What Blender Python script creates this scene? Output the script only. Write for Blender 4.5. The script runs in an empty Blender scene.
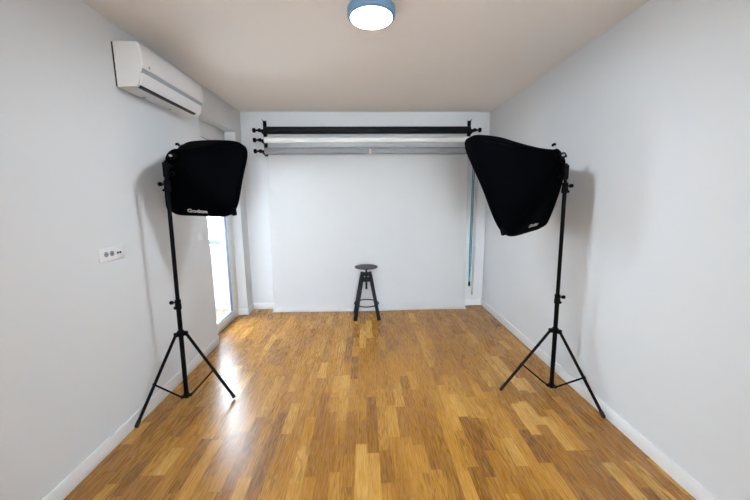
import bpy, bmesh, math, random
from mathutils import Vector, Matrix, Euler
random.seed(4)
PI = math.pi
sc = bpy.context.scene
COL = sc.collection

# ------------------------------------------------------------------ materials
def nodes_mat(name):
    m = bpy.data.materials.new(name); m.use_nodes = True
    nt = m.node_tree
    return m, nt, nt.nodes['Principled BSDF']

def mat(name, rgb, rough=0.5, metal=0.0, spec=0.5, noise=0.0, nscale=40.0, bump=0.0, bscale=200.0):
    m, nt, b = nodes_mat(name)
    b.inputs['Roughness'].default_value = rough
    b.inputs['Metallic'].default_value = metal
    b.inputs['Specular IOR Level'].default_value = spec
    tc = nt.nodes.new('ShaderNodeTexCoord')
    n = nt.nodes.new('ShaderNodeTexNoise'); n.inputs['Scale'].default_value = nscale; n.inputs['Detail'].default_value = 4
    nt.links.new(tc.outputs['Object'], n.inputs['Vector'])
    mx = nt.nodes.new('ShaderNodeMix'); mx.data_type = 'RGBA'
    mx.inputs['A'].default_value = tuple(c * (1 - noise) for c in rgb) + (1,)
    mx.inputs['B'].default_value = tuple(min(1, c * (1 + noise)) for c in rgb) + (1,)
    nt.links.new(n.outputs['Fac'], mx.inputs['Factor'])
    nt.links.new(mx.outputs['Result'], b.inputs['Base Color'])
    if bump:
        n2 = nt.nodes.new('ShaderNodeTexNoise'); n2.inputs['Scale'].default_value = bscale; n2.inputs['Detail'].default_value = 3
        nt.links.new(tc.outputs['Object'], n2.inputs['Vector'])
        bp = nt.nodes.new('ShaderNodeBump'); bp.inputs['Strength'].default_value = bump; bp.inputs['Distance'].default_value = 0.002
        nt.links.new(n2.outputs['Fac'], bp.inputs['Height']); nt.links.new(bp.outputs['Normal'], b.inputs['Normal'])
    return m

def emission_mat(name, rgb, strength):
    m = bpy.data.materials.new(name); m.use_nodes = True
    nt = m.node_tree; nt.nodes.clear()
    o = nt.nodes.new('ShaderNodeOutputMaterial'); e = nt.nodes.new('ShaderNodeEmission')
    e.inputs['Color'].default_value = (*rgb, 1); e.inputs['Strength'].default_value = strength
    nt.links.new(e.outputs[0], o.inputs[0])
    return m

def glass_mat(name):
    m = bpy.data.materials.new(name); m.use_nodes = True
    nt = m.node_tree; nt.nodes.clear()
    o = nt.nodes.new('ShaderNodeOutputMaterial')
    t = nt.nodes.new('ShaderNodeBsdfTransparent'); t.inputs[0].default_value = (0.93, 0.965, 0.98, 1)
    g = nt.nodes.new('ShaderNodeBsdfGlossy'); g.inputs['Roughness'].default_value = 0.02
    f = nt.nodes.new('ShaderNodeFresnel'); f.inputs['IOR'].default_value = 1.45
    mx = nt.nodes.new('ShaderNodeMixShader')
    # reflect at the outer surface only (the pane does not refract, so its back faces must not reflect totally)
    ge = nt.nodes.new('ShaderNodeNewGeometry')
    sb = nt.nodes.new('ShaderNodeMath'); sb.operation = 'SUBTRACT'; sb.inputs[0].default_value = 1.0; nt.links.new(ge.outputs['Backfacing'], sb.inputs[1])
    mu = nt.nodes.new('ShaderNodeMath'); mu.operation = 'MULTIPLY'; nt.links.new(f.outputs[0], mu.inputs[0]); nt.links.new(sb.outputs[0], mu.inputs[1])
    nt.links.new(mu.outputs[0], mx.inputs[0]); nt.links.new(t.outputs[0], mx.inputs[1]); nt.links.new(g.outputs[0], mx.inputs[2])
    nt.links.new(mx.outputs[0], o.inputs[0])
    return m

def parquet_mat():
    m, nt, b = nodes_mat('oak_parquet')
    N = nt.nodes; L = nt.links
    def math_(op, a=None, c=None):
        n = N.new('ShaderNodeMath'); n.operation = op
        for i, v in enumerate((a, c)):
            if v is None: continue
            if isinstance(v, (int, float)): n.inputs[i].default_value = v
            else: L.new(v, n.inputs[i])
        return n.outputs[0]
    tc = N.new('ShaderNodeTexCoord'); sp = N.new('ShaderNodeSeparateXYZ'); L.new(tc.outputs['Object'], sp.inputs[0])
    x, y = sp.outputs[0], sp.outputs[1]
    W = 0.070
    xr = math_('DIVIDE', x, W); row = math_('FLOOR', xr); fx = math_('SUBTRACT', xr, row)
    def white(v, dim='1D', w=None):
        n = N.new('ShaderNodeTexWhiteNoise'); n.noise_dimensions = dim
        if dim == '1D': L.new(v, n.inputs['W'])
        else: L.new(v, n.inputs['Vector'])
        return n
    w1 = white(row).outputs['Value']
    w2 = white(math_('ADD', row, 71.3)).outputs['Value']
    length = math_('ADD', math_('MULTIPLY', w1, 0.16), 0.26)
    yo = math_('ADD', y, math_('MULTIPLY', w2, 3.0))
    # wobble the end joints so that staves do not all share one length
    yr = math_('DIVIDE', yo, length)
    yr = math_('ADD', yr, math_('MULTIPLY', math_('SINE', math_('MULTIPLY', yr, 2.1)), 0.22))
    idx = math_('FLOOR', yr); fy = math_('SUBTRACT', yr, idx)
    cv = N.new('ShaderNodeCombineXYZ'); L.new(row, cv.inputs[0]); L.new(idx, cv.inputs[1])
    wn = white(cv.outputs[0], '2D'); rnd = wn.outputs['Value']; rcol = wn.outputs['Color']
    ramp = N.new('ShaderNodeValToRGB'); L.new(rnd, ramp.inputs[0])
    e = ramp.color_ramp.elements
    e[0].position = 0.0; e[0].color = (0.225, 0.088, 0.009, 1)
    e[1].position = 1.0; e[1].color = (0.52, 0.285, 0.066, 1)
    for p, c in ((0.25, (0.285, 0.119, 0.013)), (0.6, (0.345, 0.152, 0.017)), (0.86, (0.41, 0.190, 0.026))):
        k = e.new(p); k.color = (*c, 1)
    # grain: noise stretched along the stave, shifted per stave
    off = N.new('ShaderNodeVectorMath'); off.operation = 'SCALE'; off.inputs['Scale'].default_value = 37.0; L.new(rcol, off.inputs[0])
    add = N.new('ShaderNodeVectorMath'); add.operation = 'ADD'; L.new(tc.outputs['Object'], add.inputs[0]); L.new(off.outputs[0], add.inputs[1])
    def mapped(sx, sy):
        mp = N.new('ShaderNodeMapping'); mp.inputs['Scale'].default_value = (sx, sy, 1); L.new(add.outputs[0], mp.inputs['Vector']); return mp.outputs[0]
    fine = N.new('ShaderNodeTexNoise'); fine.inputs['Scale'].default_value = 1; fine.inputs['Detail'].default_value = 5; L.new(mapped(260, 9), fine.inputs['Vector'])
    wave = N.new('ShaderNodeTexNoise'); wave.inputs['Scale'].default_value = 1; wave.inputs['Detail'].default_value = 2; L.new(mapped(17, 2.4), wave.inputs['Vector'])
    rings = math_('SINE', math_('MULTIPLY', wave.outputs['Fac'], 58.0))
    rings = math_('POWER', math_('ADD', math_('MULTIPLY', rings, 0.5), 0.5), 2.5)
    rsel = N.new('ShaderNodeSeparateColor'); L.new(rcol, rsel.inputs[0])
    mid = N.new('ShaderNodeTexNoise'); mid.inputs['Scale'].default_value = 1; mid.inputs['Detail'].default_value = 3; L.new(mapped(95, 2.6), mid.inputs['Vector'])
    ramt = math_('MULTIPLY', math_('POWER', rsel.outputs[1], 0.9), 0.5)
    dark = math_('SUBTRACT', 1.0, math_('MULTIPLY', rings, ramt))
    fmul = math_('MULTIPLY', math_('ADD', math_('MULTIPLY', fine.outputs['Fac'], 0.7), 0.65), math_('ADD', math_('MULTIPLY', mid.outputs['Fac'], 0.7), 0.72))
    # joints
    ex = math_('MINIMUM', fx, math_('SUBTRACT', 1.0, fx)); jx = math_('LESS_THAN', ex, 0.009)
    ey = math_('MULTIPLY', math_('MINIMUM', fy, math_('SUBTRACT', 1.0, fy)), length); jy = math_('LESS_THAN', ey, 0.0008)
    j = math_('SUBTRACT', 1.0, math_('MULTIPLY', math_('MAXIMUM', jx, jy), 0.35))
    tot = math_('MULTIPLY', math_('MULTIPLY', dark, fmul), j)
    sc_ = N.new('ShaderNodeVectorMath'); sc_.operation = 'SCALE'; L.new(ramp.outputs[0], sc_.inputs[0]); L.new(tot, sc_.inputs['Scale'])
    L.new(sc_.outputs[0], b.inputs['Base Color'])
    rr = math_('ADD', math_('MULTIPLY', fine.outputs['Fac'], 0.10), 0.225)
    L.new(rr, b.inputs['Roughness'])
    b.inputs['Specular IOR Level'].default_value = 0.58
    # soft unevenness of the varnish
    sn = N.new('ShaderNodeTexNoise'); sn.inputs['Scale'].default_value = 1; sn.inputs['Detail'].default_value = 2; L.new(mapped(30, 7), sn.inputs['Vector'])
    bp = N.new('ShaderNodeBump'); bp.inputs['Strength'].default_value = 0.07; bp.inputs['Distance'].default_value = 0.004
    L.new(math_('ADD', sn.outputs['Fac'], math_('MULTIPLY', rnd, 0.4)), bp.inputs['Height']); L.new(bp.outputs['Normal'], b.inputs['Normal'])
    return m

M = {
    'wall': mat('wall_paint', (0.708, 0.722, 0.74), 0.8, spec=0.2, noise=0.012, nscale=3, bump=0.06, bscale=260),
    'ceiling': mat('ceiling_paint', (0.86, 0.82, 0.785), 0.9, spec=0.1, noise=0.012, nscale=3),
    'base': mat('baseboard_lacquer', (0.84, 0.85, 0.86), 0.35, noise=0.01),
    'floor': parquet_mat(),
    'pvc': mat('door_pvc', (0.84, 0.85, 0.86), 0.3, noise=0.01),
    'gasket': mat('door_gasket', (0.10, 0.14, 0.20), 0.6, noise=0.1),
    'glass': glass_mat('pane_glass'),
    'alu': mat('brushed_aluminium', (0.55, 0.56, 0.58), 0.35, 0.8, noise=0.06),
    'plaster': mat('balcony_plaster', (0.62, 0.63, 0.64), 0.9, noise=0.03),
    'tile': mat('balcony_tile', (0.24, 0.19, 0.14), 0.6, noise=0.08, nscale=12),
    'rail': mat('balcony_rail_paint', (0.10, 0.17, 0.25), 0.5, noise=0.05),
    'acw': mat('aircon_plastic', (0.80, 0.80, 0.80), 0.35, noise=0.01),
    'acs': mat('aircon_side_plastic', (0.74, 0.73, 0.72), 0.5, noise=0.02),
    'acg': mat('aircon_grey_strip', (0.36, 0.39, 0.43), 0.4, noise=0.03),
    'acd': mat('aircon_dark_slot', (0.015, 0.017, 0.02), 0.6, noise=0.1),
    'sock': mat('socket_plastic', (0.78, 0.78, 0.79), 0.3, noise=0.01),
    'sockgrey': mat('socket_recess_grey', (0.30, 0.30, 0.31), 0.5, noise=0.05),
    'hole': mat('socket_hole', (0.02, 0.02, 0.02), 0.6, noise=0.1),
    'blackmetal': mat('stand_black_metal', (0.003, 0.003, 0.004), 0.5, spec=0.05, noise=0.1),
    'blackplastic': mat('black_plastic', (0.003, 0.003, 0.004), 0.6, spec=0.05, noise=0.1),
    'rubber': mat('black_rubber', (0.012, 0.012, 0.012), 0.8, spec=0.2, noise=0.1),
    'fabric': mat('softbox_black_nylon', (0.0016, 0.0020, 0.0030), 0.75, spec=0.02, noise=0.12, nscale=30, bump=0.3, bscale=60),
    'piping': mat('softbox_piping', (0.0012, 0.0012, 0.0015), 0.8, spec=0.015, noise=0.1),
    'diffuser': mat('softbox_white_diffuser', (0.8, 0.8, 0.79), 0.8, noise=0.02),
    'print': mat('print_silver_white', (0.42, 0.38, 0.33), 0.7, spec=0.1, noise=0.03),
    'silver': mat('silver_knob', (0.62, 0.66, 0.70), 0.3, 0.6, noise=0.05),
    'paper': mat('white_backdrop_paper', (0.955, 0.945, 0.94), 0.9, spec=0.1, noise=0.006, nscale=4),
    'paperroll': mat('white_paper_roll', (0.83, 0.82, 0.80), 0.8, spec=0.15, noise=0.01),
    'greyroll': mat('grey_paper_roll', (0.27, 0.27, 0.285), 0.8, spec=0.15, noise=0.02),
    'blackroll': mat('black_paper_roll', (0.010, 0.010, 0.012), 0.75, spec=0.15, noise=0.05),
    'core': mat('cardboard_core', (0.42, 0.32, 0.2), 0.8, noise=0.06),
    'redcap': mat('dark_red_collar', (0.10, 0.03, 0.025), 0.5, noise=0.05),
    'teal': mat('teal_chain_plastic', (0.008, 0.21, 0.29), 0.5, noise=0.08),
    'mint': mat('mint_connector', (0.14, 0.46, 0.43), 0.45, noise=0.05),
    'beige': mat('beige_chain_plastic', (0.62, 0.56, 0.47), 0.5, noise=0.04),
    'tape': mat('cream_tape', (0.72, 0.64, 0.42), 0.7, noise=0.04),
    'stoolseat': mat('stool_seat_charcoal', (0.045, 0.046, 0.050), 0.5, spec=0.25, noise=0.12, nscale=25),
    'stoolwood': mat('stool_black_wood', (0.003, 0.004, 0.007), 0.45, spec=0.08, noise=0.12, nscale=25),
    'steel': mat('stool_black_steel', (0.005, 0.005, 0.006), 0.5, spec=0.1, noise=0.08),
    'lampfringe': mat('lamp_rim_blue_fringe', (0.16, 0.30, 0.46), 0.4, noise=0.03),  # blue light fringe on a pale ring, put into the base colour
    'lamp': emission_mat('lamp_diffuser_glow', (0.78, 0.90, 1.0), 210.0),
}

# ------------------------------------------------------------------ mesh helpers
def V(*a): return Vector(a)

def obj(name, bm, m, parent=None, smooth=35, label=None, loc=None):
    me = bpy.data.meshes.new(name)
    bmesh.ops.recalc_face_normals(bm, faces=bm.faces[:])
    bm.to_mesh(me); bm.free()
    for p in me.polygons: p.use_smooth = True
    me.set_sharp_from_angle(angle=math.radians(smooth))
    mm = m if isinstance(m, (list, tuple)) else [m]
    for k in mm: me.materials.append(k)
    o = bpy.data.objects.new(name, me); COL.objects.link(o)
    if parent: o.parent = parent
    if loc: o.location = loc
    if label: o['label'] = label
    return o

def thing(name, label, cat, loc=(0, 0, 0), rotz=0.0, group=None):
    o = bpy.data.objects.new(name, None); COL.objects.link(o)
    o.empty_display_size = 0.1
    o.location = loc; o.rotation_euler = (0, 0, rotz)
    o['label'] = label; o['category'] = cat
    if group: o['group'] = group
    return o

def tag(o, label, cat, group=None):
    o['label'] = label; o['category'] = cat
    if group: o['group'] = group
    return o

def struct(name, bm, m, parent=None, smooth=30):
    o = obj(name, bm, m, parent, smooth)
    if not parent: o['kind'] = 'structure'
    return o

def box(bm, lo, hi, bev=0.0, mtx=None, seg=2):
    lo, hi = Vector(lo), Vector(hi)
    r = bmesh.ops.create_cube(bm, size=1)
    vs = r['verts']
    bmesh.ops.scale(bm, vec=hi - lo, verts=vs)
    bmesh.ops.translate(bm, vec=(lo + hi) / 2, verts=vs)
    if bev:
        es = list({e for v in vs for e in v.link_edges})
        rb = bmesh.ops.bevel(bm, geom=es, offset=bev, segments=seg, affect='EDGES', profile=0.5)
        vs = list({v for f in rb['faces'] for v in f.verts} | {v for v in vs if v.is_valid})
    if mtx is not None: bmesh.ops.transform(bm, matrix=mtx, verts=vs)
    return vs

def frame_of(d):
    d = d.normalized()
    a = Vector((0, 0, 1)) if abs(d.z) < 0.9 else Vector((1, 0, 0))
    u = d.cross(a).normalized(); v = d.cross(u).normalized()
    return u, v

def tube(bm, pts, r, n=14, cap=True):
    """round tube along a polyline; r a number or one per point"""
    pts = [Vector(p) for p in pts]
    rs = r if isinstance(r, (list, tuple)) else [r] * len(pts)
    rings = []; prev = None
    for i, p in enumerate(pts):
        d = (pts[min(i + 1, len(pts) - 1)] - pts[max(i - 1, 0)]).normalized()
        if prev is None: u, v = frame_of(d)
        else:
            u = (prev - d * prev.dot(d)).normalized(); v = d.cross(u)
        prev = u
        rings.append([bm.verts.new(p + rs[i] * (math.cos(2 * PI * k / n) * u + math.sin(2 * PI * k / n) * v)) for k in range(n)])
    for a, b in zip(rings, rings[1:]):
        for k in range(n): bm.faces.new((a[k], a[(k + 1) % n], b[(k + 1) % n], b[k]))
    if cap:
        bm.faces.new(rings[0][::-1]); bm.faces.new(rings[-1])
    return rings

def lathe(bm, prof, origin, axis=(0, 0, 1), n=40):
    """profile of (radius, height) turned about an axis"""
    d = Vector(axis).normalized(); u, v = frame_of(d); o = Vector(origin)
    rings = []
    for r, h in prof:
        c = o + d * h
        if r <= 1e-6: rings.append([bm.verts.new(c)])
        else: rings.append([bm.verts.new(c + r * (math.cos(2 * PI * k / n) * u + math.sin(2 * PI * k / n) * v)) for k in range(n)])
    for a, b in zip(rings, rings[1:]):
        if len(a) == 1 and len(b) == 1: continue
        for k in range(n):
            if len(a) == 1: bm.faces.new((a[0], b[(k + 1) % n], b[k]))
            elif len(b) == 1: bm.faces.new((a[k], a[(k + 1) % n], b[0]))
            else: bm.faces.new((a[k], a[(k + 1) % n], b[(k + 1) % n], b[k]))
    if len(rings[0]) > 1: bm.faces.new(rings[0][::-1])
    if len(rings[-1]) > 1: bm.faces.new(rings[-1])

def prism(bm, poly, a, b, f):
    """extrude 2-D poly from a to b; f(p, q, t) -> 3-D point"""
    A = [bm.verts.new(f(p, q, a)) for p, q in poly]; B = [bm.verts.new(f(p, q, b)) for p, q in poly]
    n = len(poly)
    for k in range(n): bm.faces.new((A[k], A[(k + 1) % n], B[(k + 1) % n], B[k]))
    bm.faces.new(A[::-1]); bm.faces.new(B)

def new(): return bmesh.new()

def beam(bm, p0, p1, wx, wy, up=(0, 1, 0), bev=0.003):
    """rectangular bar from p0 to p1"""
    p0, p1 = Vector(p0), Vector(p1)
    z = (p1 - p0).normalized(); y = Vector(up); y = (y - z * y.dot(z)).normalized(); x = y.cross(z)
    mt = Matrix((x, y, z)).transposed().to_4x4(); mt.translation = p0
    box(bm, (-wx / 2, -wy / 2, 0), (wx / 2, wy / 2, (p1 - p0).length), bev, mt)

# ------------------------------------------------------------------ the room
XL, XR, YB, YF, H = -1.557, 1.646, 4.3406, -0.45, 2.6
DY0, DY1, DH = 3.262, 4.135, 2.317          # the door opening in the left wall
HF = -4.4                                    # far wall of the unseen room added behind the camera
FX = -1.674                                  # inner face of the door frame
WT = 0.22
bm = new(); box(bm, (XL - WT, HF - 0.2, -0.12), (XR + 0.2, YB + 0.2, 0)); struct('floor', bm, M['floor'])
bm = new(); box(bm, (XL - WT, HF - 0.2, H), (XR + 0.2, YB + 0.2, H + 0.15)); struct('ceiling', bm, M['ceiling'])
bm = new(); box(bm, (XR, YF, 0), (XR + 0.2, YB, H)); struct('wall_right', bm, M['wall'])
bm = new(); box(bm, (XL - WT, YB, 0), (XR + 0.2, YB + 0.2, H)); struct('wall_back', bm, M['wall'])
WX0, WX1, WZ0, WZ1 = -1.0, 1.1, 0.12, 2.48   # window of the added room, sized for front fill light
OX0, OX1, OZ = -0.88, 0.98, 2.08                # opening behind the camera, shaped to pass fill light onto the backdrop
bm = new()
box(bm, (XL - WT, YF - 0.15, 0), (OX0, YF, H)); box(bm, (OX1, YF - 0.15, 0), (XR + 0.2, YF, H)); box(bm, (OX0, YF - 0.15, OZ), (OX1, YF, H))
struct('wall_front', bm, M['wall'])
bm = new()
box(bm, (XL - WT, HF - 0.2, 0), (WX0, HF, H)); box(bm, (WX1, HF - 0.2, 0), (XR + 0.2, HF, H))
box(bm, (WX0, HF - 0.2, 0), (WX1, HF, WZ0)); box(bm, (WX0, HF - 0.2, WZ1), (WX1, HF, H))
struct('wall_added_far', bm, M['wall'])  # far end of the added room, holding its fill window
bm = new(); box(bm, (XL - WT, HF, 0), (XL, YF - 0.15, H)); box(bm, (XR, HF, 0), (XR + 0.2, YF - 0.15, H)); struct('wall_added_hall', bm, M['wall'])  # side walls of the unseen room added to carry front light
bm = new()
box(bm, (XL - WT, YF, 0), (XL, DY0, H)); box(bm, (XL - WT, DY1, 0), (XL, YB, H)); box(bm, (XL - WT, DY0, DH), (XL, DY1, H))
struct('wall_left', bm, M['wall'])

def skirting(name, runs, h=0.09, t=0.012):
    bm = new()
    for (x0, y0, x1, y1) in runs: box(bm, (x0, y0, 0), (x1, y1, h), 0.003)
    return struct(name, bm, M['base'])
T = 0.012
skirting('baseboard_left', [(XL, YF, XL + T, DY0), (XL, DY1 - T, XL + T, YB), (FX, DY1 - T, XL, DY1)])
skirting('baseboard_right', [(XR - T, YF, XR, YB)])
skirting('baseboard_back', [(XL + T, YB - T, XR - T, YB)])
skirting('baseboard_front', [(XL + T, YF, OX0, YF + T), (OX1, YF, XR - T, YF + T)])

# balcony door in the left wall
door = thing('door_1', 'white glazed balcony door in left wall beyond the left softbox', 'door', (FX, (DY0 + DY1) / 2, 0)); door['kind'] = 'structure'
def ring_frame(bm, y0, y1, z0, z1, x0, x1, w, wb=None, bev=0.004):
    wb = w if wb is None else wb
    box(bm, (x0, y0, z0), (x1, y0 + w, z1), bev); box(bm, (x0, y1 - w, z0), (x1, y1, z1), bev)
    box(bm, (x0, y0 + w, z0), (x1, y1 - w, z0 + wb), bev); box(bm, (x0, y0 + w, z1 - w), (x1, y1 - w, z1), bev)
hw = (DY1 - DY0) / 2
ZB = 2.205
bm = new(); ring_frame(bm, -hw, hw, 0, ZB, -0.075, 0.0, 0.075, 0.035); obj('door_frame', bm, M['pvc'], door)
bm = new(); box(bm, (-0.12, -hw, ZB), (-0.012, hw, DH), 0.004); obj('shutter_box', bm, M['pvc'], door)
bm = new(); ring_frame(bm, -hw + 0.067, hw - 0.067, 0.03, ZB - 0.067, -0.06, 0.012, 0.125, 0.078, 0.008); sash = obj('door_sash', bm, M['pvc'], door)
gy = hw - 0.192
bm = new(); ring_frame(bm, -hw + 0.062, hw - 0.062, 0.025, ZB - 0.062, -0.002, 0.006, 0.006, None, 0.001); obj('edge_seal', bm, M['gasket'], sash, label='dark rubber seal round the sash')
bm = new(); ring_frame(bm, -gy, gy, 0.108, ZB - 0.192, -0.020, 0.008, 0.006, None, 0.001); obj('gasket', bm, M['gasket'], sash, label='dark rubber gasket round the glass')
bm = new(); box(bm, (-0.030, -gy + 0.006, 0.114), (-0.022, gy - 0.006, ZB - 0.198)); obj('pane', bm, M['glass'], sash)
bm = new(); box(bm, (0.012, -hw + 0.065, 0.99), (0.020, -hw + 0.095, 1.13), 0.003)
tube(bm, [(0.02, -hw + 0.08, 1.09), (0.058, -hw + 0.08, 1.09)], 0.009)
tube(bm, [(0.058, -hw + 0.08, 1.10), (0.062, -hw + 0.08, 1.07), (0.062, -hw + 0.08, 0.965)], [0.010, 0.011, 0.010])
obj('door_handle', bm, M['alu'], door, label='grey metal lever handle')

# unseen window behind the camera, added to light the backdrop from the front
win = thing('fill_window_1', 'added unseen window behind the camera, giving front fill light', 'window', ((WX0 + WX1) / 2, HF - 0.12, WZ0)); win['kind'] = 'structure'
ww, wh = (WX1 - WX0) / 2, WZ1 - WZ0
bm = new()
for (x0, z0, x1, z1) in ((-ww, 0, -ww + 0.07, wh), (ww - 0.07, 0, ww, wh), (-ww + 0.07, 0, ww - 0.07, 0.07), (-ww + 0.07, wh - 0.07, ww - 0.07, wh), (-0.05, 0.07, 0.05, wh - 0.07)):
    box(bm, (x0, -0.03, z0), (x1, 0.035, z1), 0.004)
obj('fill_window_frame', bm, M['pvc'], win)
for s_ in (-1, 1):
    bm = new(); x0, x1 = sorted((s_ * 0.052, s_ * (ww - 0.072))); box(bm, (x0, -0.004, 0.072), (x1, 0.004, wh - 0.072)); obj('pane', bm, M['glass'], win)

# balcony outside
bm = new(); box(bm, (-3.3, 1.6, -0.16), (XL - WT, 4.45, -0.03)); struct('trim_1', bm, M['tile'])          # balcony floor
o = bpy.data.objects['trim_1']
bm = new(); box(bm, (-3.3, 4.45, -0.16), (-1.98, 4.60, 0.86)); box(bm, (-1.98, 4.45, -0.16), (XL - WT, 4.60, 0.86)); box(bm, (-3.45, 1.6, -0.16), (-3.3, 4.60, 2.05))  # last box: outer side parapet, raised to cut light through the door
box(bm, (-3.45, 1.45, -0.16), (XL - WT, 1.6, 2.62)); struct('wall_balcony', bm, M['plaster'])  # unseen near partition, added to block sky light through the door
bm = new(); box(bm, (-3.45, 1.45, 2.62), (XL - WT, 4.60, 2.78)); struct('sky_block_slab', bm, M['plaster'])       # unseen slab overhead, added to block the high sky
rail = thing('balcony_railing', 'blue-grey railing along the white balcony parapet outside the glass door', 'railing', (-2.6, 4.5, 0.86))
bm = new(); box(bm, (-0.70, -0.03, 0.035), (0.62, 0.03, 0.090), 0.006); obj('top_rail', bm, M['rail'], rail)
bm = new(); box(bm, (-0.70, -0.02, 0.0), (0.62, 0.02, 0.014), 0.003); obj('foot_rail', bm, M['rail'], rail)
for px in (-0.6, -0.05, 0.55):
    bm = new(); box(bm, (px - 0.012, -0.012, 0.012), (px + 0.012, 0.012, 0.04)); obj('post', bm, M['rail'], rail)

# ------------------------------------------------------------------ ceiling lamp
lamp = thing('ceiling_lamp', 'round flat ceiling lamp with glowing white diffuser and rim coloured with a blue light fringe', 'lamp', (0.056, 2.087, H))
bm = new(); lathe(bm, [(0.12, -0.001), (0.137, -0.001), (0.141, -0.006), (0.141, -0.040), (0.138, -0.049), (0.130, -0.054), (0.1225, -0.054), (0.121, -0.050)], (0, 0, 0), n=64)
obj('rim', bm, M['lampfringe'], lamp, label='rim with blue light fringe put into its colour')
bm = new(); lathe(bm, [(0.120, -0.046), (0.120, -0.055), (0.10, -0.060), (0.055, -0.064), (0, -0.065)], (0, 0, 0), n=64)
obj('diffuser', bm, M['lamp'], lamp, 60, label='glowing white diffuser')

# ------------------------------------------------------------------ air conditioner
AY0, AY1 = 2.22, 2.985
ac = thing('air_conditioner', 'white wall-mounted split air conditioner high on the left wall', 'air conditioner', (XL, AY0, 2.20))
AL = AY1 - AY0
def ext(poly, y0, y1, m, name, parent=ac, smooth=30, label=None):
    bm = new(); prism(bm, poly, y0, y1, lambda p, q, t: (p, t, q)); 
    return obj(name, bm, m, parent, smooth, label)
bm = new(); box(bm, (0.0, 0.004, 0.012), (0.012, AL - 0.004, 0.272)); obj('back_plate', bm, M['acd'], ac, label='mounting plate against the wall, darkened as the shadow gap')  # dark colour paints the shadow gap between unit and wall
body = [(0.012, 0.276), (0.150, 0.272), (0.166, 0.262), (0.174, 0.235), (0.177, 0.19), (0.177, 0.15), (0.170, 0.118), (0.155, 0.088), (0.145, 0.040), (0.128, 0.012), (0.012, 0.006)]
ext(body, 0.0, AL, M['acs'], 'body', label='light grey casing')
fp = [(0.148, 0.2725), (0.150, 0.2755), (0.170, 0.264), (0.1785, 0.235), (0.182, 0.19), (0.182, 0.125), (0.172, 0.121), (0.172, 0.2)]
ext(fp, -0.001, AL + 0.001, M['acw'], 'front_panel', label='glossy white front panel')
ext([(0.170, 0.124), (0.1765, 0.120), (0.168, 0.096), (0.156, 0.092)], 0.008, AL - 0.004, M['acg'], 'grey_strip', label='grey strip under the front panel')
ext([(0.158, 0.094), (0.170, 0.095), (0.163, 0.052), (0.148, 0.022), (0.140, 0.024)], 0.012, AL - 0.012, M['acw'], 'louver_flap', label='white louver flap')
ext([(0.136, 0.030), (0.1465, 0.020), (0.1385, 0.0085), (0.120, 0.0095)], 0.022, AL - 0.075, M['acd'], 'air_slot', label='black air outlet slot')
for yy in (0.20, 0.50):
    bm = new(); box(bm, (0.03, yy, 0.001), (0.045, yy + 0.018, 0.0085), 0.002); obj('clip', bm, M['acg'], ac)
bm = new(); lathe(bm, [(0.009, 0.0), (0.009, 0.0015), (0, 0.002)], (0.1815, 0.062, 0.141), (1, 0, 0), 24); obj('emblem', bm, M['acg'], ac, label='small grey round emblem')

# ------------------------------------------------------------------ socket plate, switch
so = thing('wall_socket', 'white triple socket plate on the left wall below the air conditioner', 'socket', (XL, 2.0, 1.176))
bm = new(); box(bm, (0.0, -0.098, -0.041), (0.010, 0.098, 0.041), 0.004); obj('plate', bm, M['sock'], so)
for yy in (-0.050, -0.006):
    bm = new(); lathe(bm, [(0.016, 0.0), (0.016, 0.0125), (0.0135, 0.0125), (0.0125, 0.0108), (0, 0.0108)], (0, yy, 0.003), (1, 0, 0), 32)
    s = obj('socket_recess', bm, M['sockgrey'], so, label='grey round socket')
    for dz in (-0.006, 0.006):
        bm = new(); lathe(bm, [(0.003, 0.0), (0.003, 0.0112), (0, 0.0112)], (0, yy + dz, 0.003), (1, 0, 0), 12); obj('pin_hole', bm, M['hole'], s)
for yy in (0.042, 0.062):
    bm = new(); lathe(bm, [(0.0075, 0.0), (0.0075, 0.0118), (0.005, 0.0124), (0, 0.0124)], (0, yy, 0.0), (1, 0, 0), 16); obj('port', bm, M['hole'], so, label='small black aerial port')
sw = thing('light_switch', 'white square light switch on left wall just before the balcony door', 'switch', (XL, 3.075, 1.163))
bm = new(); box(bm, (0.0, -0.041, -0.041), (0.009, 0.041, 0.041), 0.003); obj('plate', bm, M['sock'], sw)
bm = new(); box(bm, (0.008, -0.028, -0.028), (0.013, 0.028, 0.028), 0.002, Matrix.Rotation(0.03, 4, 'Y')); obj('rocker', bm, M['sock'], sw)

# ------------------------------------------------------------------ backdrop rollers
RY = 4.205
X0, X1 = -1.228, 1.348
ZR = {'black': (2.346, 0.043), 'white': (2.230, 0.037), 'grey': (2.097, 0.042)}
def hook_bracket(x, side, label):
    t = thing('roller_bracket', label, 'bracket', (x, YB, 2.05), 0, 'backdrop roller brackets')
    bm = new(); box(bm, (-0.021, -0.026, 0.0), (0.021, 0.0, 0.435), 0.003)
    obj('plate', bm, M['blackmetal'], t)
    bm = new(); beam(bm, (0, -0.02, 0.415), (0.026 * side, -0.040, 0.448), 0.009, 0.009, (0, 1, 0)); obj('clamp_pin', bm, M['blackmetal'], t)
    for k in ('black', 'white', 'grey'):
        z, r = ZR[k]; z -= 2.05
        bm = new()
        prism(bm, [(-0.02, z + 0.035), (-0.02, z - 0.045), (RY - YB - 0.018, z - 0.028), (RY - YB - 0.022, z + 0.004), (RY - YB - 0.015, z + 0.004), (RY - YB - 0.014, z - 0.0135), (RY - YB + 0.014, z - 0.0135), (RY - YB + 0.016, z + 0.016)], -0.011, 0.011, lambda p, q, u: (u, p, q))
        obj('hook', bm, M['blackmetal'], t)
    return t
hook_bracket(X0 - 0.022, -1, 'black three-hook bracket on back wall at the left end of the rolls')
hook_bracket(X1 + 0.022, 1, 'black three-hook bracket on back wall at the right end of the rolls')

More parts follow.
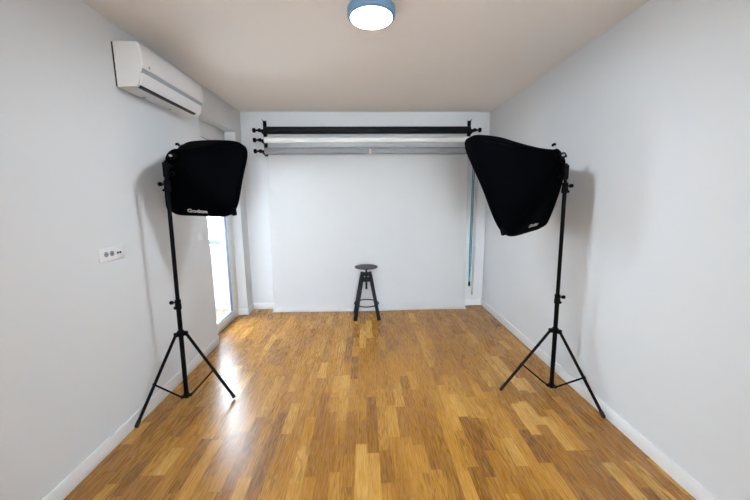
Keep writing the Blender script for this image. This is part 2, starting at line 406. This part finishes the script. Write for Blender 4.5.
def roll(kind, m, label):
    z, r = ZR[kind]
    t = thing('backdrop_roll', label, 'paper roll', (0, RY, z), 0, 'backdrop paper rolls')
    bm = new(); lathe(bm, [(0.026, 0), (r - 0.001, 0), (r, 0.002), (r, X1 - X0 - 0.002), (r - 0.001, X1 - X0), (0.026, X1 - X0)], (X0, 0, 0), (1, 0, 0), 48)
    obj('roll', bm, m, t)
    for s, xe in ((-1, X0), (1, X1)):
        bm = new(); lathe(bm, [(0.024, -0.01), (0.024, 0.004), (0.010, 0.006), (0.012, 0.040), (0.024, 0.046), (0.022, 0.066), (0.012, 0.080), (0.011, 0.104), (0.024, 0.108), (0.028, 0.113), (0.028, 0.132), (0.023, 0.138), (0, 0.139)], (xe, 0, 0), (s, 0, 0), 24)
        e = obj('end_knob', bm, M['blackplastic'], t, label='black chain wheel knob' if kind != 'black' or s < 0 else None)
        if s > 0:
            bm = new(); lathe(bm, [(0.010, 0.083), (0.0145, 0.085), (0.0145, 0.099), (0.009, 0.101)], (xe, 0, 0), (s, 0, 0), 20); obj('collar', bm, M['redcap'], e, label='dark red collar')
    return t
roll('black', M['blackroll'], 'long black backdrop paper roll, topmost of the three on the back wall')
wr = roll('white', M['paperroll'], 'white backdrop paper roll between the black and grey rolls, its paper hanging down')
roll('grey', M['greyroll'], 'long grey backdrop paper roll, lowest of the three, just above the hanging paper')

# the white sheet hanging off the white roll: behind the grey roll, down to the floor with a short sweep
def sheet_mesh():
    bm = new()
    zc, r = ZR['white']
    path = []
    for k in range(9):
        a = PI * 0.55 - k * PI * 0.55 / 8
        path.append((RY + (r + 0.0012 + 0.0108 * (k / 8) ** 2) * math.cos(a), zc + (r + 0.0012) * math.sin(a)))
    yb = RY + 0.0490
    for z in (2.1, 2.0, 1.8, 1.5, 1.2, 0.9, 0.6, 0.4, 0.25, 0.16):
        path.append((yb + 0.002 * math.sin(z * 4), z))
    for (y, z) in ((yb - 0.003, 0.09), (yb - 0.012, 0.045), (yb - 0.028, 0.016), (yb - 0.046, 0.005), (yb - 0.075, 0.0022)): path.append((y, z))
    nx = 48; rows = []
    for (y, z) in path:
        f = 1 - max(0, min(1, z / 2.2))
        xl, xr = -1.205 - 0.045 * f, 1.336 + 0.040 * f
        row = []
        for i in range(nx + 1):
            u = i / nx
            w = 0.0016 * math.sin(u * 17 + 1) * min(1, f * 1.5)
            ww = 0.010 * math.sin(u * 9.0 + 0.6) * (1 if z < 0.01 else 0)
            row.append(bm.verts.new((xl + (xr - xl) * u, y + w + ww - RY, z - zc)))
        rows.append(row)
    for a, b in zip(rows, rows[1:]):
        for i in range(nx): bm.faces.new((a[i], a[i + 1], b[i + 1], b[i]))
    geom = bmesh.ops.solidify(bm, geom=bm.faces[:], thickness=0.0008)
    return bm
obj('hanging_sheet', sheet_mesh(), M['paper'], wr, 60, label='white paper sheet hanging to the floor')

tp = new()
for k in range(6):
    pass
zc, r = ZR['grey']
pts = [(-(r + 0.0012) * math.cos(a), (r + 0.0012) * math.sin(a)) for a in [math.radians(d) for d in range(25, -66, -10)]]
A = [[tp.verts.new((s, p, q)) for p, q in pts] for s in (-0.011, 0.011)]
for k in range(len(pts) - 1): tp.faces.new((A[0][k], A[0][k + 1], A[1][k + 1], A[1][k]))
bmesh.ops.solidify(tp, geom=tp.faces[:], thickness=0.0008)
tag(obj('tape_strip', tp, M['tape'], None, 40, loc=(0.082, RY, zc)), 'small cream strip of tape stuck on the middle of the grey roll', 'tape')

# bead chains at the right end of the rolls
def bead_chain(name, label, x, y, zw, zbot, m, gap, conn, wt, r=0.0055):
    # hangs over the knob wheel at height zw; below it the two strands run down side by side
    t = thing(name, label, 'chain', (x, y, zbot), 0, 'backdrop roller chains')
    bm = new()
    hgt = zw - zbot; wxx, wyy, R_ = X1 + 0.122 - x, RY - y, 0.029 + r
    step = 0.020
    for s in (-1, 1):
        n = int(hgt / step); pts = []; rs = []
        for i in range(n + 1):
            z = i * step
            k = max(0.0, min(1.0, (z - (hgt - 0.22)) / 0.22)); k = k * k * (3 - 2 * k)
            xx = s * gap * min(1, 0.35 + z * 3) * (1 - k) + wxx * k
            yy = (wyy + s * R_) * k
            for dz, q in ((0.0, 0.45), (0.005, 0.9), (0.010, 1.0), (0.015, 0.9)):
                pts.append((xx, yy, z + dz)); rs.append(r * q)
        tube(bm, pts, rs, 6)
    tube(bm, [(wxx, wyy + R_ * math.cos(a), hgt + R_ * math.sin(a)) for a in [PI * k / 14 for k in range(15)]], r, 6)
    obj('beads', bm, m, t)
    if conn:
        bm = new(); tube(bm, [(0, 0, -0.055), (0, 0, -0.05), (0, 0, 0.0), (0, 0, 0.012)], [0.008, 0.012, 0.012, 0.009], 14); obj('connector', bm, conn, t, label='mint green connector')
        zz = -0.06
    else: zz = 0.005
    bm = new(); lathe(bm, [(0.006, zz + 0.006), (0.013, zz), (0.014, zz - 0.03), (0.013, zz - 0.058), (0.008, zz - 0.066), (0, zz - 0.067)], (0, 0, 0), n=20)
    obj('weight', bm, wt, t, label='small hanging weight')
    return t
bead_chain('bead_chain', 'teal bead chain with black weight hanging beside the white paper sheet', 1.430, 4.262, ZR['grey'][0], 0.425, M['teal'], 0.0095, M['mint'], M['blackplastic'], 0.0085)
bead_chain('bead_chain', 'thin beige bead chain hanging against the back wall by the right corner', 1.490, 4.300, ZR['white'][0], 0.225, M['beige'], 0.009, None, M['beige'], 0.005)

# ------------------------------------------------------------------ stool
ST = thing('bar_stool', 'black adjustable bar stool with round seat standing before the white backdrop', 'stool', (0.013, 3.975, 0), 0.03)
bm = new(); lathe(bm, [(0, 0.640), (0.055, 0.640), (0.125, 0.642), (0.141, 0.647), (0.1445, 0.653), (0.142, 0.660), (0.13, 0.663), (0.09, 0.6615), (0, 0.660)], (0, 0, 0), n=64); obj('seat', bm, M['stoolseat'], ST, label='charcoal round seat')
bm = new(); lathe(bm, [(0.0, 0.365), (0.012, 0.366), (0.0135, 0.37)] + sum([[(0.0135, 0.372 + i * 0.008), (0.0115, 0.376 + i * 0.008)] for i in range(30)], []) + [(0.0135, 0.612), (0.0135, 0.630), (0.06, 0.634), (0.06, 0.6405), (0, 0.6405)], (0, 0, 0), n=24); obj('screw_rod', bm, M['steel'], ST)
for sx in (-1, 1):
    for sy in (-1, 1):
        bm = new(); beam(bm, (sx * 0.149, sy * 0.140, 0.0), (sx * 0.047, sy * 0.047, 0.575), 0.044, 0.044, (0, 1, 0), 0.004)
        for v in bm.verts:
            if v.co.z < 0.012: v.co.z = 0.0 if v.co.z < 0.005 else v.co.z
        obj('leg', bm, M['stoolwood'], ST)
bm = new()
box(bm, (-0.062, -0.020, 0.548), (0.062, 0.020, 0.574), 0.004); box(bm, (-0.020, -0.062, 0.549), (0.020, -0.020, 0.573), 0.004); box(bm, (-0.020, 0.020, 0.549), (0.020, 0.062, 0.573), 0.004)
box(bm, (-0.058, -0.058, 0.550), (0.058, -0.030, 0.572), 0.003); box(bm, (-0.058, 0.030, 0.550), (0.058, 0.058, 0.572), 0.003)
obj('top_frame', bm, M['stoolwood'], ST)
bm = new()
box(bm, (-0.066, -0.074, 0.478), (0.066, -0.046, 0.506), 0.003); box(bm, (-0.066, 0.046, 0.478), (0.066, 0.074, 0.506), 0.003); box(bm, (-0.022, -0.048, 0.480), (0.022, 0.048, 0.504), 0.003)
obj('lower_frame', bm, M['stoolwood'], ST)
bm = new(); tube(bm, [(0.153 * math.cos(2 * PI * k / 64), 0.153 * math.sin(2 * PI * k / 64), 0.178) for k in range(65)], 0.0075, 10, False); obj('footrest_ring', bm, M['steel'], ST)

# ------------------------------------------------------------------ light stands
def light_stand(base, top, azs, rad, knob_az, label, hubz=0.525, colz=0.755):
    t = thing('light_stand', label, 'tripod stand', (*base, 0), 0, 'light stands')
    d = V(top[0] - base[0], top[1] - base[1], top[2])
    def P(z): return Vector((d.x * z / d.z, d.y * z / d.z, z))
    bm = new(); tube(bm, [P(0.035), P(0.05), P(colz - 0.03)], [0.013, 0.0155, 0.0155], 20); obj('lower_tube', bm, M['blackmetal'], t)
    bm = new(); tube(bm, [P(colz - 0.04), P(top[2] - 0.16)], 0.0132, 20); obj('middle_tube', bm, M['blackmetal'], t)
    bm = new(); tube(bm, [P(top[2] - 0.20), P(top[2] - 0.04), P(top[2] - 0.035), P(top[2])], [0.011, 0.011, 0.008, 0.008], 20); obj('upper_tube', bm, M['blackmetal'], t)
    ka = Vector((math.cos(knob_az), math.sin(knob_az), 0))
    for z in (colz, top[2] - 0.16):
        bm = new(); tube(bm, [P(z - 0.045), P(z - 0.04), P(z - 0.012), P(z - 0.008), P(z + 0.012), P(z + 0.024), P(z + 0.028)], [0.017, 0.021, 0.021, 0.019, 0.019, 0.021, 0.017], 20)
        c = P(z); beam(bm, c + Vector((0, 0, -0.034)) + ka * 0.012, c + Vector((0, 0, -0.034)) + ka * 0.030, 0.022, 0.018, (0, 0, 1), 0.003)
        col = obj('collar', bm, M['blackplastic'], t)
        bm = new(); tube(bm, [c + ka * 0.016 + V(0, 0, 0.006), c + ka * 0.034 + V(0, 0, 0.006), c + ka * 0.036 + V(0, 0, 0.006), c + ka * 0.052 + V(0, 0, 0.006), c + ka * 0.056 + V(0, 0, 0.006)], [0.006, 0.006, 0.013, 0.014, 0.011], 14); obj('clamp_knob', bm, M['blackplastic'], col)
    h = P(hubz); lo = P(0.055)
    bm = new(); tube(bm, [h + V(0, 0, -0.022), h + V(0, 0, -0.018), h + V(0, 0, 0.018), h + V(0, 0, 0.022)], [0.019, 0.023, 0.023, 0.019], 20)
    for a, rr in zip(azs, rad):
        e = Vector((math.cos(a), math.sin(a), 0)); beam(bm, h + e * 0.012, h + e * 0.046, 0.026, 0.030, (0, 0, 1), 0.003)
    obj('upper_hub', bm, M['blackplastic'], t)
    bm = new(); tube(bm, [lo + V(0, 0, -0.020), lo + V(0, 0, -0.016), lo + V(0, 0, 0.014), lo + V(0, 0, 0.018)], [0.016, 0.020, 0.020, 0.017], 20)
    for a, rr in zip(azs, rad):
        e = Vector((math.cos(a), math.sin(a), 0)); beam(bm, lo + e * 0.012, lo + e * 0.040, 0.020, 0.020, (0, 0, 1), 0.003)
    obj('lower_hub', bm, M['blackplastic'], t)
    for a, rr in zip(azs, rad):
        e = Vector((math.cos(a), math.sin(a), 0))
        p0 = h + e * 0.036; p1 = e * rr + V(0, 0, 0.014)
        bm = new(); tube(bm, [p0, p0.lerp(p1, 0.95)], 0.0105, 16); leg = obj('leg', bm, M['blackmetal'], t)
        bm = new(); tube(bm, [p0.lerp(p1, 0.93), p0.lerp(p1, 0.95), p0.lerp(p1, 0.985), p1 + V(0, 0, -0.002)], [0.0115, 0.0130, 0.0130, 0.011], 16)
        obj('rubber_foot', bm, M['rubber'], leg)
        q0 = lo + e * 0.034; q1 = p0.lerp(p1, 0.56)
        bm = new(); tube(bm, [q0, q1], 0.0065, 10); tube(bm, [q1 + e.cross(V(0, 0, 1)) * 0.014, q1 - e.cross(V(0, 0, 1)) * 0.014], 0.008, 10)
        obj('brace', bm, M['blackmetal'], t)
    return t
LB, LT = (-1.352, 2.262), (-1.327, 2.262, 1.76)
RB, RT = (1.439, 2.266), (1.413, 2.266, 1.73)
light_stand(LB, LT, [math.radians(3), math.radians(238), math.radians(121)], [0.345, 0.335, 0.335], PI, 'black tripod light stand by the left wall under the air conditioner', 0.542, 0.768)
light_stand(RB, RT, [math.radians(177.5), math.radians(-62), math.radians(57.6)], [0.394, 0.372, 0.330], 0.0, 'black tripod light stand close to the right wall', 0.503, 0.757)

# ------------------------------------------------------------------ softboxes
def text_bm(s, size, shear=0.25):
    cu = bpy.data.curves.new('lettering', 'FONT'); cu.body = s; cu.size = size; cu.shear = shear; cu.align_x = 'CENTER'; cu.align_y = 'CENTER'; cu.extrude = 0.0006; cu.offset = size * 0.02
    o = bpy.data.objects.new('lettering', cu); COL.objects.link(o)
    bpy.context.view_layer.update()
    dg = bpy.context.evaluated_depsgraph_get()
    me = bpy.data.meshes.new_from_object(o.evaluated_get(dg))
    bm = new(); bm.from_mesh(me)
    bpy.data.objects.remove(o); bpy.data.meshes.remove(me); bpy.data.curves.remove(cu)
    return bm

def softbox(apex, az, pitch, rollang, S, depth, label, logo, side, polexyz):
    D = Vector((math.sin(az) * math.cos(pitch), math.cos(az) * math.cos(pitch), -math.sin(pitch)))
    r0 = Vector((math.cos(az), -math.sin(az), 0)); u0 = r0.cross(D)
    R = math.cos(rollang) * r0 + math.sin(rollang) * u0; U = -math.sin(rollang) * r0 + math.cos(rollang) * u0
    t = thing('softbox', label, 'softbox', apex, 0, 'softboxes')
    # local frame: x right, y up, z along the beam
    mt = Matrix((-R, U, D)).transposed()
    t.rotation_euler = mt.to_euler()
    rr = 0.066
    def half(q, s=0.0): return rr + (S - rr) * (q ** (0.90 + 0.22 * s))
    def surf(q, th):
        n = 2.0 + 3.6 * min(1, q * 1.1) ** 1.2
        c, s = math.cos(th), math.sin(th)
        k = (abs(c) ** n + abs(s) ** n) ** (-1 / n)
        mid = (math.cos(2 * th)) ** 2
        sag = 1 - 0.035 * math.sin(PI * min(1, q)) * mid
        rip = 1 + 0.004 * math.sin(23 * q + 3 * math.sin(2 * th)) * mid * math.sin(PI * min(1, q))
        rad = half(q, s) * k * sag * rip
        edge = 0.022 * mid * q * q     # the rim bows back between its corners
        return Vector((rad * c, rad * s, q * depth - edge * 0.5))
    nt_, na = 26, 96
    bm = new(); rows = []
    for i in range(nt_ + 1):
        q = i / nt_
        rows.append([bm.verts.new(surf(q, 2 * PI * k / na)) for k in range(na)])
    lip = []
    for dz, f in ((0.018, 1.004), (0.040, 1.0)):
        row = []
        for k in range(na):
            p = surf(1, 2 * PI * k / na); row.append(bm.verts.new((p.x * f, p.y * f, p.z + dz)))
        rows.append(row)
    for a, b in zip(rows, rows[1:]):
        for k in range(na): bm.faces.new((a[k], a[(k + 1) % na], b[(k + 1) % na], b[k]))
    bmesh.ops.solidify(bm, geom=bm.faces[:], thickness=0.0025)
    obj('shell', bm, M['fabric'], t, 50, label='black nylon shell')
    bm = new(); ring = []
    for k in range(na + 1):
        p = surf(1, 2 * PI * k / na); ring.append((p.x * 1.003, p.y * 1.003, p.z + 0.040))
    tube(bm, ring, 0.0045, 8, False); obj('rim_piping', bm, M['piping'], t)
    # rod seams along the four corners
    for c in range(4):
        th = PI / 4 + c * PI / 2
        bm = new(); tube(bm, [surf(i / 20, th) * 1.0 for i in range(21)], 0.0055, 8); obj('rod_seam', bm, M['piping'], t)
    # white front cloth, set back from the rim
    bm = new(); cen = bm.verts.new((0, 0, depth + 0.020)); rim = []
    for k in range(na):
        p = surf(1, 2 * PI * k / na); rim.append(bm.verts.new((p.x * 0.985, p.y * 0.985, p.z + 0.012)))
    for k in range(na): bm.faces.new((cen, rim[k], rim[(k + 1) % na]))
    obj('front_diffuser', bm, M['diffuser'], t, label='white diffuser cloth')
    # corner tab of the front cloth (the small pointed flap)
    th = -3 * PI / 4 if side < 0 else -PI / 4
    p = surf(1, th); o2 = Vector((math.copysign(1, p.x), -1, 0)).normalized()
    tang = Vector((-o2.y, o2.x, 0))
    bm = new()
    base = p - o2 * 0.035 + Vector((0, 0, 0.012))
    prism(bm, [(-0.04 * side, 0.0), (0.05 * side, 0.0), (0.036 * side, 0.045), (0.020 * side, 0.078), (-0.004 * side, 0.066)], -0.002, 0.026, lambda a, b, h: base + tang * a + o2 * b + Vector((0, 0, h)))
    obj('corner_tab', bm, M['fabric'], t)
    # mounting ring, bracket and clamp onto the stand
    bm = new(); lathe(bm, [(0.050, -0.014), (0.062, -0.014), (0.066, -0.010), (0.066, 0.006), (0.062, 0.010), (0.050, 0.010), (0.050, -0.014)], (0, 0, 0), n=40); obj('mounting_ring', bm, M['piping'], t)
    # bracket pieces in world directions
    inv = mt.inverted()
    pw = inv @ (Vector(polexyz) - Vector(apex))      # stand spigot, local
    upw = inv @ Vector((0, 0, 1))
    bm = new()
    ringlow = inv @ Vector((0, 0, -1)); ringlow.z = 0; ringlow = ringlow.normalized() * 0.068
    tube(bm, [pw - upw * 0.075, pw - upw * 0.07, pw + upw * 0.02, pw + upw * 0.024], [0.014, 0.018, 0.018, 0.014], 18)
    tube(bm, [pw - upw * 0.02, (pw + ringlow) * 0.5 + upw * 0.005, ringlow + Vector((0, 0, -0.004))], [0.016, 0.014, 0.013], 12)
    br = obj('tilt_bracket', bm, M['blackplastic'], t)
    wx = inv @ Vector((side * 1.0, 0, 0)); wy = inv @ Vector((0, -1, 0))
    bm = new(); kb = pw - upw * 0.05
    tube(bm, [kb - wx * 0.012, kb - wx * 0.034, kb - wx * 0.036, kb - wx * 0.054], [0.006, 0.006, 0.013, 0.012], 14); obj('clamp_knob', bm, M['blackplastic'], br)
    bm = new(); kb = inv @ Vector((0.012 * -side, -0.050, 0.008))
    tube(bm, [kb + wy * 0.012, kb + wy * 0.020, kb + wy * 0.030], [0.007, 0.0085, 0.006], 16); obj('lock_button', bm, M['silver'], br, label='small silver lock button')
    # speedlight sitting in the ring
    bm = new(); box(bm, (-0.026, -0.018, -0.045), (0.026, 0.018, 0.03), 0.006); obj('flash_head', bm, M['blackplastic'], t, label='black flash unit in the ring')
    # top screw
    kp = Vector((0, 0.060, -0.004)); kd = Vector((0, 1, 0))
    bm = new(); tube(bm, [kp, kp + kd * 0.032], 0.006, 10); sc_w = obj('top_screw', bm, M['silver'], br, label='small silver top screw')
    bm = new(); tube(bm, [kp + kd * 0.030, kp + kd * 0.034, kp + kd * 0.044, kp + kd * 0.048], [0.010, 0.015, 0.015, 0.011], 14); obj('screw_head', bm, M['blackplastic'], br)

    # printed lettering on the lower panel
    q, xoff, size, spin = logo
    def low(xf, q):     # point on lower panel; xf in -1..1 across
        return surf(q, math.atan2(-1.0, xf))
    p = low(xoff, q); ex = (low(xoff + 0.05, q) - low(xoff - 0.05, q)).normalized(); ez = (low(xoff, q + 0.03) - low(xoff, q - 0.03)).normalized()
    nrm = ex.cross(ez).normalized()
    if nrm.y > 0: nrm = -nrm
    tx = -ex if ex.x > 0 else ex
    ty = nrm.cross(tx)
    if spin: 
        tx, ty = math.cos(spin) * tx + math.sin(spin) * ty, -math.sin(spin) * tx + math.cos(spin) * ty
    bm = text_bm('Godox', size)
    bmesh.ops.scale(bm, vec=(1.35, 1.0, 1.0), verts=bm.verts[:])
    m4 = Matrix((tx, ty, nrm)).transposed().to_4x4(); m4.translation = p + nrm * 0.0045
    bmesh.ops.transform(bm, matrix=m4, verts=bm.verts[:])
    obj('lettering', bm, M['print'], t, 30, label='small silver-white lettering')
    return t

def aim_apex(pole, z, az, pitch, off):
    D = Vector((math.sin(az) * math.cos(pitch), math.cos(az) * math.cos(pitch), -math.sin(pitch)))
    return Vector((pole[0], pole[1], z)) + off * D
la = aim_apex((-1.303, 2.262), 1.803, 0.229, 0.364, 0.06)
softbox(la, 0.229, 0.364, -0.039, 0.304, 0.295, 'black square softbox on the left stand, below the air conditioner', (0.915, -0.10, 0.044, 0), -1, (-1.3283, 2.262, 1.725))
ra = aim_apex((1.415, 2.266), 1.80, -0.68, 0.44, 0.06)
softbox(ra, -0.68, 0.44, 0.06, 0.410, 0.370, 'large black softbox on the right stand, tilted down toward the backdrop', (0.88, 0.2, 0.040, 0), 1, (1.4139, 2.266, 1.695))

# ------------------------------------------------------------------ sky and camera
w = bpy.data.worlds.new('sky'); sc.world = w; w.use_nodes = True
nt = w.node_tree; bg = nt.nodes['Background']
tc = nt.nodes.new('ShaderNodeTexCoord'); sp = nt.nodes.new('ShaderNodeSeparateXYZ'); nt.links.new(tc.outputs['Generated'], sp.inputs[0])
rp = nt.nodes.new('ShaderNodeValToRGB'); nt.links.new(sp.outputs[2], rp.inputs[0])
rp.color_ramp.elements[0].color = (0.91, 0.95, 1.0, 1); rp.color_ramp.elements[1].color = (0.78, 0.87, 1.0, 1)
nt.links.new(rp.outputs[0], bg.inputs['Color']); bg.inputs['Strength'].default_value = 42.0

cam = bpy.data.cameras.new('camera'); co = bpy.data.objects.new('camera', cam); COL.objects.link(co)
f, pitch, yaw, rol, hh = 321.969, 0.1564, 0.0318, -0.0080, 1.4936
cam.sensor_width = 36; cam.sensor_fit = 'HORIZONTAL'; cam.lens = f / 750 * 36; cam.clip_start = 0.05
F = Vector((math.sin(yaw) * math.cos(pitch), math.cos(yaw) * math.cos(pitch), -math.sin(pitch)))
R = Vector((math.cos(yaw), -math.sin(yaw), 0)); U = R.cross(F)
R2 = math.cos(rol) * R + math.sin(rol) * U; U2 = -math.sin(rol) * R + math.cos(rol) * U
mw = Matrix((R2, U2, -F)).transposed().to_4x4(); mw.translation = (0, 0, hh)
co.matrix_world = mw
sc.camera = co
sc.view_settings.view_transform = 'Standard'; sc.view_settings.look = 'None'; sc.view_settings.exposure = 0.1; sc.view_settings.gamma = 1.0
sc.view_settings.use_curve_mapping = False
